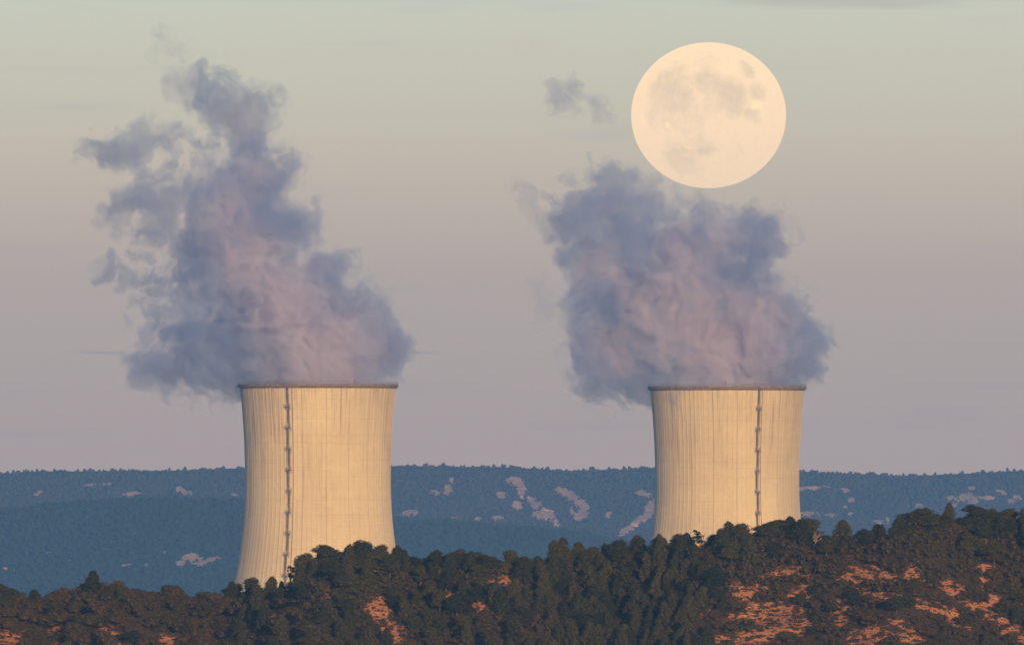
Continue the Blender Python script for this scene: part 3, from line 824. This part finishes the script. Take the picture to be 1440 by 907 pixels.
def quad_mesh(name, v, f, mat):
    """faces may repeat the last corner to mean a triangle"""
    me = bpy.data.meshes.new(name)
    tri = f[:, 2] == f[:, 3]
    me.vertices.add(len(v)); me.vertices.foreach_set('co', np.asarray(v, np.float32).ravel())
    loops = np.concatenate([f[~tri].ravel(), f[tri][:, :3].ravel()]).astype(np.int32)
    nq, nt_ = int((~tri).sum()), int(tri.sum())
    st = np.concatenate([np.arange(nq) * 4, nq * 4 + np.arange(nt_) * 3]).astype(np.int32)
    me.loops.add(len(loops)); me.loops.foreach_set('vertex_index', loops)
    me.polygons.add(nq + nt_); me.polygons.foreach_set('loop_start', st)
    me.update(calc_edges=True)
    me.materials.append(mat)
    return me
def pine_variant(kind, seed, mat):
    """unit: about 5.5 m tall, crown about 4 m wide"""
    r = np.random.default_rng(seed)
    H = 5.5
    cl = []
    trunk = []
    lean = r.normal(0, .12, 2)
    if kind == 'oval':
        n = 42
        for i in range(n):
            h = (i + r.random()) / n
            z = .55 + h * 4.4
            w_ = 1.75 * min(1.0, .60 + 2.2 * h) * (1 - h) ** .45 * (.80 + .35 * r.random())
            a = i * 2.4 + r.normal(0, .5); rr = max(0.0, w_ * (.62 + .34 * r.random()) - .12)
            cl.append((rr * math.cos(a) + lean[0] * z, rr * math.sin(a) + lean[1] * z, z, (.48 + .34 * r.random()) * (1.10 - .35 * h)))
        for h in (1.3, 2.2, 3.1, 3.9): cl.append((lean[0] * h, lean[1] * h, h, .95 - .1 * h))
        cl.append((lean[0] * 5, lean[1] * 5, 4.95, .48)); cl.append((lean[0] * 5 + .3, lean[1] * 5 - .2, 4.6, .5)); cl.append((lean[0] * 5 - .3, lean[1] * 5 + .2, 4.5, .5))
    elif kind == 'cone':
        for i in range(64):
            h = ((i + r.random()) / 64) ** 1.15
            z = .35 + h * 4.75
            a = i * 2.4 + r.normal(0, .5); rr = 1.5 * (1 - h) ** .85 * (.45 + .5 * r.random())
            cl.append((rr * math.cos(a), rr * math.sin(a), z, .34 + .48 * (1 - h) * (.6 + .4 * r.random())))
        cl.append((0, 0, 5.3, .22)); cl.append((.05, 0, 5.0, .30))
    elif kind == 'dome':
        lobes = [(r.normal(0, .75), r.normal(0, .75), 1.4 + 2.5 * r.random(), .95 + .45 * r.random()) for _ in range(8)] + [(r.normal(0, .3), r.normal(0, .3), 4.25, 1.0), (.3, .2, 1.9, 1.2), (-.4, -.3, 2.8, 1.2)]
        for (lx, ly, lz, lr) in lobes:
            cl.append((lx, ly, lz, lr * .75))
            for i in range(6):
                d = r.normal(size=3); d /= np.linalg.norm(d); d[2] = abs(d[2]) * .9 - .25
                cl.append((lx + d[0] * lr * .75, ly + d[1] * lr * .75, lz + d[2] * lr * .7, .46 + .34 * r.random()))
    else:                                     # sparse: few separate plates of needles
        for i in range(11):
            a = r.random() * 6.28; z = 1.6 + 3.4 * r.random(); rr = (.3 + 1.2 * r.random()) * (1.2 - .16 * (z - 1.6))
            cx, cy_ = rr * math.cos(a), rr * math.sin(a)
            for j in range(3):
                cl.append((cx + r.normal(0, .25), cy_ + r.normal(0, .25), z + r.normal(0, .12), .26 + .24 * r.random()))
    v, f = leaf_cloud(cl, 120, .105, r, .60 if kind != 'sparse' else .4, 1.2 if kind == 'oval' else .85)
    crown = quad_mesh('crown', v, f, mat)
    parts = []
    pts = [(0, 0, -.9), (lean[0] * .8, lean[1] * .8, .8), (lean[0] * 2, lean[1] * 2, 2.0), (lean[0] * 3.4, lean[1] * 3.4, 3.6), (lean[0] * 4.4, lean[1] * 4.4, 4.6)]
    parts.append(tube(pts, [.19, .16, .13, .08, .03], 6))
    for q in r.choice(len(cl), min(11, len(cl)), replace=False):
        c = np.array(cl[q][:3]); z0 = max(.8, c[2] - .5 - .8 * r.random())
        s0 = np.array((lean[0] * z0, lean[1] * z0, z0))
        parts.append(tube([s0, (s0 + c) / 2 + (0, 0, .12), c], [.075, .055, .03], 6))
    v, f = join([(a, b[:, :4]) for a, b in parts])
    trunk_me = mesh('trunk', v, f, True); trunk_me.materials.append(M_bark)
    return trunk_me, crown
def shrub_variant(seed, mat, flat=.62):
    """about 2.2 m tall, 3.4 m wide"""
    r = np.random.default_rng(seed)
    cl = []
    for i in range(24):
        d = r.normal(size=3); d /= np.linalg.norm(d)
        rr = .55 + .5 * r.random()
        cl.append((d[0] * 1.25 * rr, d[1] * 1.25 * rr, .55 + abs(d[2]) * 1.2 * rr * flat / .62, .34 + .34 * r.random()))
    v, f = leaf_cloud(cl, 120, .085, r, .62)
    return quad_mesh('shrub', v, f, mat)
PINES = {
    'oval': [pine_variant('oval', s, M_pine) for s in (1, 2, 3, 4)],
    'dome': [pine_variant('dome', s, M_pine) for s in (5, 6, 7, 8)],
    'dark': [pine_variant('dome', 9, M_dark_pine), pine_variant('oval', 10, M_dark_pine), pine_variant('oval', 14, M_dark_pine)],
    'cone': [pine_variant('cone', 11, M_dark_pine), pine_variant('cone', 15, M_dark_pine)],
    'sparse': [pine_variant('sparse', 12, M_dark_pine), pine_variant('sparse', 13, M_dark_pine)],
}
SHRUBS = [shrub_variant(s, M_scrub, fl) for s, fl in ((21, .62), (22, .75), (23, .55), (24, .9))] + [shrub_variant(25, M_pine, .8), shrub_variant(26, M_pine, .7)]
n_pine = n_shrub = 0
def put_pine(px, d, kind, height, width, label, group, yaw=None, sink=0.0):
    global n_pine
    vs = PINES[kind]
    tr, cr = vs[n_pine % len(vs)] if yaw is None else vs[int(yaw) % len(vs)]
    n_pine += 1
    x, y, z = hill_point(px, d)
    o = link('pine_tree', None, None, (float(x), float(y), float(z) - sink * SC))
    o.rotation_euler.z = rng.random() * 6.28
    o.scale = (SC * width / 4.0, SC * width / 4.0, SC * height / 5.5)
    link('trunk', tr, o); link('crown', cr, o)
    o['label'] = label; o['category'] = 'pine tree'
    if group: o['group'] = group
    return o
def put_shrub(px, d, height, width, label, group, olive=False):
    global n_shrub
    n_shrub += 1
    me = SHRUBS[4 + n_shrub % 2] if olive else SHRUBS[n_shrub % 4]
    x, y, z = hill_point(px, d)
    o = link('shrub', me, None, (float(x), float(y), float(z) - .15))
    o.rotation_euler.z = rng.random() * 6.28
    o.scale = (SC * width / 3.3, SC * width / 3.3, SC * height / 2.1)
    o['label'] = label; o['category'] = 'shrub'; o['group'] = group
# trees that make the skyline: photo column, row of the top, kind, width in photo px, label
SKYLINE = [
    (-2, 818, 'dome', 30, 'rounded dark pine cut by the left edge of the photo'),
    (52, 829, 'dark', 24, 'small round dark pine on the crest, between the left edge and the cone-shaped pine'),
    (131, 803, 'cone', 28, 'dark cone-shaped pine poking above the brown scrub at far left'),
    (243, 820, 'dome', 36, 'wide olive pine on the crest midway between the cone-shaped pine and the left tower'),
    (262, 826, 'oval', 22, 'lower pine at the right shoulder of a wide olive pine, left of the left tower'),
    (322, 818, 'dark', 22, 'rounded pine in front of the left tower\'s bottom left corner'),
    (352, 811, 'dome', 28, 'domed pine in front of the foot of the left tower, left of its ladder'),
    (384, 828, 'oval', 20, 'low pine at the dip in the crest below the left tower\'s ladder'),
    (396, 817, 'cone', 13, 'thin pointed sapling beneath the foot of the left tower\'s ladder'),
    (413, 792, 'sparse', 26, 'open-crowned pine just right of the foot of the left tower\'s ladder'),
    (428, 777, 'dome', 34, 'round pine on the crest covering the left tower, next right of its ladder'),
    (458, 765, 'dome', 44, 'broad flat-topped pine in the middle of the left tower\'s foot'),
    (487, 770, 'dark', 26, 'dark pine filling the notch between two tall domed pines below the left tower'),
    (512, 759, 'dome', 36, 'tallest domed pine before the right half of the left tower'),
    (536, 765, 'dome', 32, 'domed pine in front of the left tower, second in from its right edge'),
    (557, 768, 'oval', 26, 'pine standing at the right bottom corner of the left tower'),
    (582, 782, 'dark', 34, 'low spreading pine beside the right edge of the left tower'),
    (612, 781, 'dome', 44, 'low wide brownish pine on the crest nearest left of the middle gap'),
    (664, 776, 'dome', 46, 'broad olive pine at the highest point of the low crest between the towers'),
    (690, 784, 'dark', 30, 'dark low pine just right of the broad olive pine between the towers'),
    (732, 783, 'dome', 44, 'low rounded pine with a small point, on the crest right of the bare patch'),
    (762, 783, 'oval', 24, 'pine at the foot of the tall pair where the crest rises to the right tower'),
    (788, 757, 'oval', 32, 'tall pine that starts the rise in the crest between the two towers'),
    (812, 763, 'oval', 30, 'tall pine second from the left in the rise between the towers'),
    (836, 768, 'dome', 30, 'round-headed pine halfway between the tall rise and the right tower'),
    (850, 764, 'cone', 14, 'thin dark pointed pine on the crest left of the right tower'),
    (872, 758, 'dome', 38, 'large domed pine on the crest left of the right tower'),
    (900, 757, 'oval', 30, 'pine just left of the right tower\'s left edge'),
    (926, 757, 'oval', 26, 'pine in front of the bottom left corner of the right tower'),
    (944, 760, 'dark', 20, 'small dark pine before the right tower, next to its left corner'),
    (960, 750, 'dome', 32, 'rounded pine before the left part of the right tower'),
    (981, 744, 'sparse', 20, 'lollipop-shaped little pine against the right tower'),
    (998, 752, 'dark', 30, 'dark low pine between the lollipop pine and the open-branched pine'),
    (1020, 742, 'sparse', 28, 'open-branched pine with gaps showing the right tower'),
    (1044, 735, 'dome', 36, 'domed pine in front of the right tower, left of its ladder'),
    (1062, 737, 'oval', 28, 'pine standing below the right tower\'s ladder'),
    (1090, 730, 'dome', 36, 'full domed pine before the right tower, right of its ladder'),
    (1114, 727, 'dark', 30, 'dark pine at the right bottom corner of the right tower'),
    (1140, 728, 'dome', 42, 'broad flat-topped pine just right of the right tower beside a bare tree'),
    (1183, 733, 'oval', 34, 'pine with a tapering top standing alone right of the right tower'),
    (1218, 743, 'dark', 26, 'small very dark round pine in the dip of the crest right of the right tower'),
    (1240, 738, 'cone', 16, 'thin dark pointed pine between the dark round pine and the big domed pine'),
    (1258, 728, 'oval', 30, 'pine on the left shoulder of the big domed pine on the right crest'),
    (1300, 714, 'dome', 54, 'big domed pine on the right crest'),
    (1330, 724, 'oval', 30, 'pine on the right shoulder of the big domed pine on the right crest'),
    (1352, 728, 'dark', 26, 'dark pine in the notch on the right crest'),
    (1370, 709, 'dome', 38, 'tallest pine of the far right crest'),
    (1395, 716, 'oval', 30, 'pine next right of the tallest pine on the far right crest'),
    (1418, 714, 'dome', 38, 'domed pine second from the right edge of the photo'),
    (1444, 718, 'dome', 34, 'pine cut by the right edge of the photo on the crest'),
]
taken = []
for (px, top, kind, wpx, lab) in SKYLINE:
    d = -1.5 + rng.random() * 3
    g_ = float(seen_py(px, d))
    h = (g_ - top) * K * D0
    put_pine(px, d, kind, h * 1.03, wpx * K * D0 * (1.16 if kind != 'cone' else 1.75), lab, 'pines along the crest of the hillside', yaw=px)
    taken.append((px * .146, d * .45, 1.2))
# the wood on the slope
def zone_label(px, py, kind):
    if kind == 'pine':
        if px < 300: return 'low pine among the brown scrub at the left foot of the photo'
        if px < 420: return 'pine on the shaded slope below the left corner of the left tower'
        if px < 500: return 'pine on the slope below the left tower, left of the orange gully'
        if px < 580: return 'pine beside the orange gully below the left tower'
        if px < 690: return 'pine on the slope between the orange gully and the small bare ledge'
        if px < 780: return 'pine around the small bare ledge halfway between the towers'
        if px < 880: return 'slender pine in the dense wood below the rise between the towers' if py < 850 else 'slender pine at the bottom of the dense wood between the towers'
        if px < 960: return 'slender pine in the dense wood below the left edge of the right tower' if py < 850 else 'slender pine at the foot of the dense wood below the right tower'
        if px < 1060: return 'pine at the right border of the dense wood, beside the orange clearings'
        if px < 1200: return 'pine rising out of the orange clearings below the right tower'
        if px < 1320: return 'pine on the upper slope below the big domed pine at right'
        return 'pine on the upper slope at the far right of the photo'
    if px < 100: return 'brown dome-shaped shrub at the far left foot of the photo'
    if px < 200: return 'brown dome-shaped shrub below the cone-shaped pine'
    if px < 320: return 'brown dome-shaped shrub in the dip left of the left tower'
    if px < 450: return 'dull shrub on the slope below the left tower\'s ladder'
    if px < 580: return 'dull shrub by the orange gully below the left tower'
    if px < 700: return 'olive shrub on the slope right of the orange gully'
    if px < 860: return 'shrub at the edge of the dense wood between the towers'
    if px < 1000: return 'grey brown shrub under the right tower\'s left half'
    if px < 1160: return 'dark shrub among the orange clearings below the right tower' if py > 800 else 'grey brown shrub in the band under the right tower\'s crest pines'
    if px < 1300: return 'dark shrub among the orange clearings right of the right tower' if py > 800 else 'grey brown shrub in the band under the small very dark round pine'
    return 'dark shrub beside the wide orange slope at far right' if py > 800 else 'dark shrub under the far right crest pines'
# share of pines, typical pine height (m) by column
PF = np.array([(-200, .05), (300, .06), (330, .45), (420, .62), (560, .62), (640, .62), (760, .85), (980, .9), (1010, .6), (1060, .22), (1200, .22), (1260, .35), (1330, .5), (1500, .5)])
cand_n = 9000
cpx = -60 + rng.random(cand_n) * 1560
cd = -92 + rng.random(cand_n) * 96
cpy = seen_py(cpx, cd)
csoil = blob_mask(cpx, cpy, SOIL) + .35 * (fbm2(cpx, cpy, .05, 3, .5, 77) - .5)
order = np.argsort(rng.random(cand_n))
pines, shrubs, extra = [], [], []
tk = np.array(taken)
for i in order:
    px, d, py = cpx[i], cd[i], cpy[i]
    if py > 930: continue
    if csoil[i] > -.05 and rng.random() < .93: continue
    pf = float(np.interp(px, PF[:, 0], PF[:, 1]))
    if 1020 < px and py > 800: pf *= .55
    is_p = rng.random() < pf
    # keep the bare patches open: nothing tall right below them
    up = np.array([8.0, 16.0, 26.0]) if is_p else np.array([6.0, 12.0])
    if blob_mask(np.full(up.shape, px), py - up, SOIL).max() > .05 and rng.random() < .85: continue
    rad = (1.95 if is_p else 2.2 if px < 330 else 1.75) * (.75 + .5 * rng.random())
    if px > 740 and px < 1000 and is_p: rad *= .86
    u, v = px * K * D0, d * .62
    if len(tk) and (((tk[:, 0] - u) ** 2 + (tk[:, 1] - v) ** 2) < (.5 * (tk[:, 2] + rad)) ** 2 * 2.2).any(): continue
    tk = np.vstack([tk, (u, v, rad)]) if len(tk) else np.array([(u, v, rad)])
    (pines if is_p else shrubs).append((px, d, py, rad))
MAXP, MAXS = 300 - len(SKYLINE), 190
for (px, d, py, rad) in sorted(pines, key=lambda q: q[1])[:MAXP]:
    kind = 'oval' if (740 < px < 1010 or rng.random() < .45) else 'dome'
    if rng.random() < .22: kind = 'dark'
    h = (5.3 if kind == 'oval' else 4.6) * (.70 + .5 * rng.random())
    if px < 300: h *= .7
    if px > 1010 and py > 800: h *= .72
    put_pine(px, d, kind, h, (3.7 if kind == 'oval' else 4.5) * (.8 + .4 * rng.random()) * (h / 4.9) ** .5, zone_label(px, py, 'pine'), zone_label(px, py, 'pine').replace('pine', 'pines', 1))
for (px, d, py, rad) in sorted(shrubs, key=lambda q: (q[0] > 330, q[1]))[:MAXS]:
    s = .75 + .5 * rng.random()
    put_shrub(px, d, (3.0 if px < 330 else 2.2) * s * (.8 + .4 * rng.random()), (5.0 if px < 330 else 3.5) * s, zone_label(px, py, 'shrub'), zone_label(px, py, 'shrub').replace('shrub', 'shrubs', 1), olive=320 < px < 1000 and rng.random() < .5)
print("COUNT", len(pines), len(shrubs), n_shrub)
extra = sorted(pines, key=lambda q: q[1])[MAXP:] + sorted(shrubs, key=lambda q: (q[0] > 330, q[1]))[MAXS:]

# a close row of shrubs under the crest pines
q = -30.0
while q < 1450:
    if not (1195 < q < 1230):
        s = .8 + .5 * rng.random()
        put_shrub(q, -4.5 + 5.5 * rng.random(), (2.3 if q > 318 else 2.5) * s, (3.3 if q > 318 else 4.6) * s, ('brown scrub' if q < 318 else 'shrub') + ' in the close row under the crest pines, ' + ('left of the left tower' if q < 318 else 'below the left tower' if q < 575 else 'between the towers' if q < 915 else 'below the right tower' if q < 1130 else 'right of the right tower'),
                  'shrubs under the crest pines ' + ('left of the left tower' if q < 318 else 'below the left tower' if q < 575 else 'between the towers' if q < 915 else 'below the right tower' if q < 1130 else 'right of the right tower'), olive=q > 318 and rng.random() < .5)
    q += 9 + 9 * rng.random()

# bare tree on the crest right of the right tower
def bare_tree(px, d, height, label):
    r = np.random.default_rng(5)
    parts = []
    def grow(p, dr, ln, rad, lev):
        q = p + dr * ln
        mid = (p + q) / 2 + r.normal(0, .06 * ln, 3)
        parts.append(tube([p, mid, q], [rad, rad * .8, rad * .6], 5))
        if lev == 0: return
        for _ in range(3 if lev > 1 else 2):
            n = dr + r.normal(0, .5, 3) + (0, 0, .18); n /= np.linalg.norm(n)
            grow(q if r.random() < .6 else mid, n, ln * (.6 + .25 * r.random()), rad * .62, lev - 1)
    grow(np.array((0, 0, -.4)), np.array((.1, 0, 1.0)), height * .36, .13, 4)
    v, f = join(parts)
    x, y, z = hill_point(px, d)
    me = mesh('bare_tree', v, f, True); me.materials.append(M_dead)
    o = link('bare_tree', me, None, (float(x), float(y), float(z)))
    o.scale = (SC, SC, SC)
    o['label'] = label; o['category'] = 'tree'
bare_tree(1146, -6, 4.2, 'leafless pale grey tree in front of the broad pine right of the right tower')
bare_tree(838, -12, 3.2, 'leafless reddish tree under the round-headed pines between the towers')

# ------------------------------------------------------------------ low brush: uncountable ground cover
def brush():
    r = np.random.default_rng(41)
    base = []
    for s in range(4):
        cl = [(r.normal(0, .30), r.normal(0, .30), .12 + .22 * r.random(), .20 + .14 * r.random()) for _ in range(4)]
        base.append(leaf_cloud(cl, 85, .085, r, .6))
    V, F, n = [], [], 0
    k = 21000
    px = -60 + r.random(k) * 1560; d = -92 + r.random(k) * 94
    py = seen_py(px, d)
    so = blob_mask(px, py, SOIL)
    tuft = fbm2(px, py * 1.8, .16, 3, .55, 55)
    x, y, z = hill_point(px, d)
    for i in range(k):
        if py[i] > 925: continue
        if so[i] > -.15:
            if tuft[i] < .43: continue
            s = .45 + 1.1 * r.random() ** 2.0
        else:
            if r.random() < (.94 if px[i] < 330 else .77): continue
            s = 1.2 + 1.6 * r.random()
        v, f = base[i % 4]
        a = r.random() * 6.28; c, q = math.cos(a), math.sin(a)
        vv = np.stack([(v[:, 0] * c - v[:, 1] * q) * s, (v[:, 0] * q + v[:, 1] * c) * s, v[:, 2] * s * (.7 + .5 * r.random())], 1) * SC + (x[i], y[i], z[i] - .03)
        V.append(vv); F.append(f + n); n += len(v)
    for (px_, d_, py_, rad) in extra:
        v, f = base[0]
        x_, y_, z_ = hill_point(px_, d_)
        s = 3.0 * SC
        V.append(v * s + (x_, y_, z_ - .1)); F.append(f + n); n += len(v)
    me = quad_mesh('undergrowth', np.concatenate(V), np.concatenate(F), M_brush)
    link('undergrowth', me, kind='stuff')
brush()
def side_woods():
    """the wood goes on past both sides of the view: one mass"""
    r = np.random.default_rng(61)
    base = []
    for q in range(3):
        cl = []
        for i in range(26):
            h = (i + r.random()) / 26; a = i * 2.4; rr = 1.2 * min(1, .6 + 2 * h) * (1 - h) ** .45 * r.random() ** .5
            cl.append((rr * math.cos(a), rr * math.sin(a), .4 + 3.6 * h, .5 + .3 * r.random()))
        base.append(leaf_cloud(cl, 40, .14, r, .66, 1.0))
    V, F, n = [], [], 0
    for side in (-1, 1):
        for i in range(330):
            px = -62 - 520 * r.random() if side < 0 else 1502 + 560 * r.random()
            d = 3 - 85 * r.random()
            x, y, z = hill_point(px, d)
            v, f = base[i % 3]; a = r.random() * 6.28; c, q = math.cos(a), math.sin(a); k = SC * (.6 + .6 * r.random())
            w_ = 1.5 if side < 0 else 1.1
            V.append(np.stack([(v[:, 0] * c - v[:, 1] * q) * k * w_, (v[:, 0] * q + v[:, 1] * c) * k * w_, v[:, 2] * k * (.6 if side < 0 else 1.1)], 1) + (x, y, z - .2)); F.append(f + n); n += len(v)
    me = quad_mesh('outlying_woods', np.concatenate(V), np.concatenate(F), M_pine)
    link('outlying_woods', me, kind='stuff')
side_woods()

# ------------------------------------------------------------------ haze
def haze():
    m = bpy.data.materials.new('haze'); m.use_nodes = True
    t = m.node_tree; t.nodes.clear()
    p = N(t, 'ShaderNodeVolumePrincipled')
    p.inputs['Color'].default_value = HAZE_C
    p.inputs['Density'].default_value = HAZE_D
    o_ = N(t, 'ShaderNodeOutputMaterial'); L(t, p.outputs[0], o_.inputs['Volume'])
    me = mesh('haze', *box(0, 8050, 144.0, 3560, 16700, 296)); me.materials.append(m)
    link('haze', me, kind='stuff')
HAZE_C = (0.115, 0.36, 1.0, 1.0)
HAZE_D = 6.2e-5
haze()
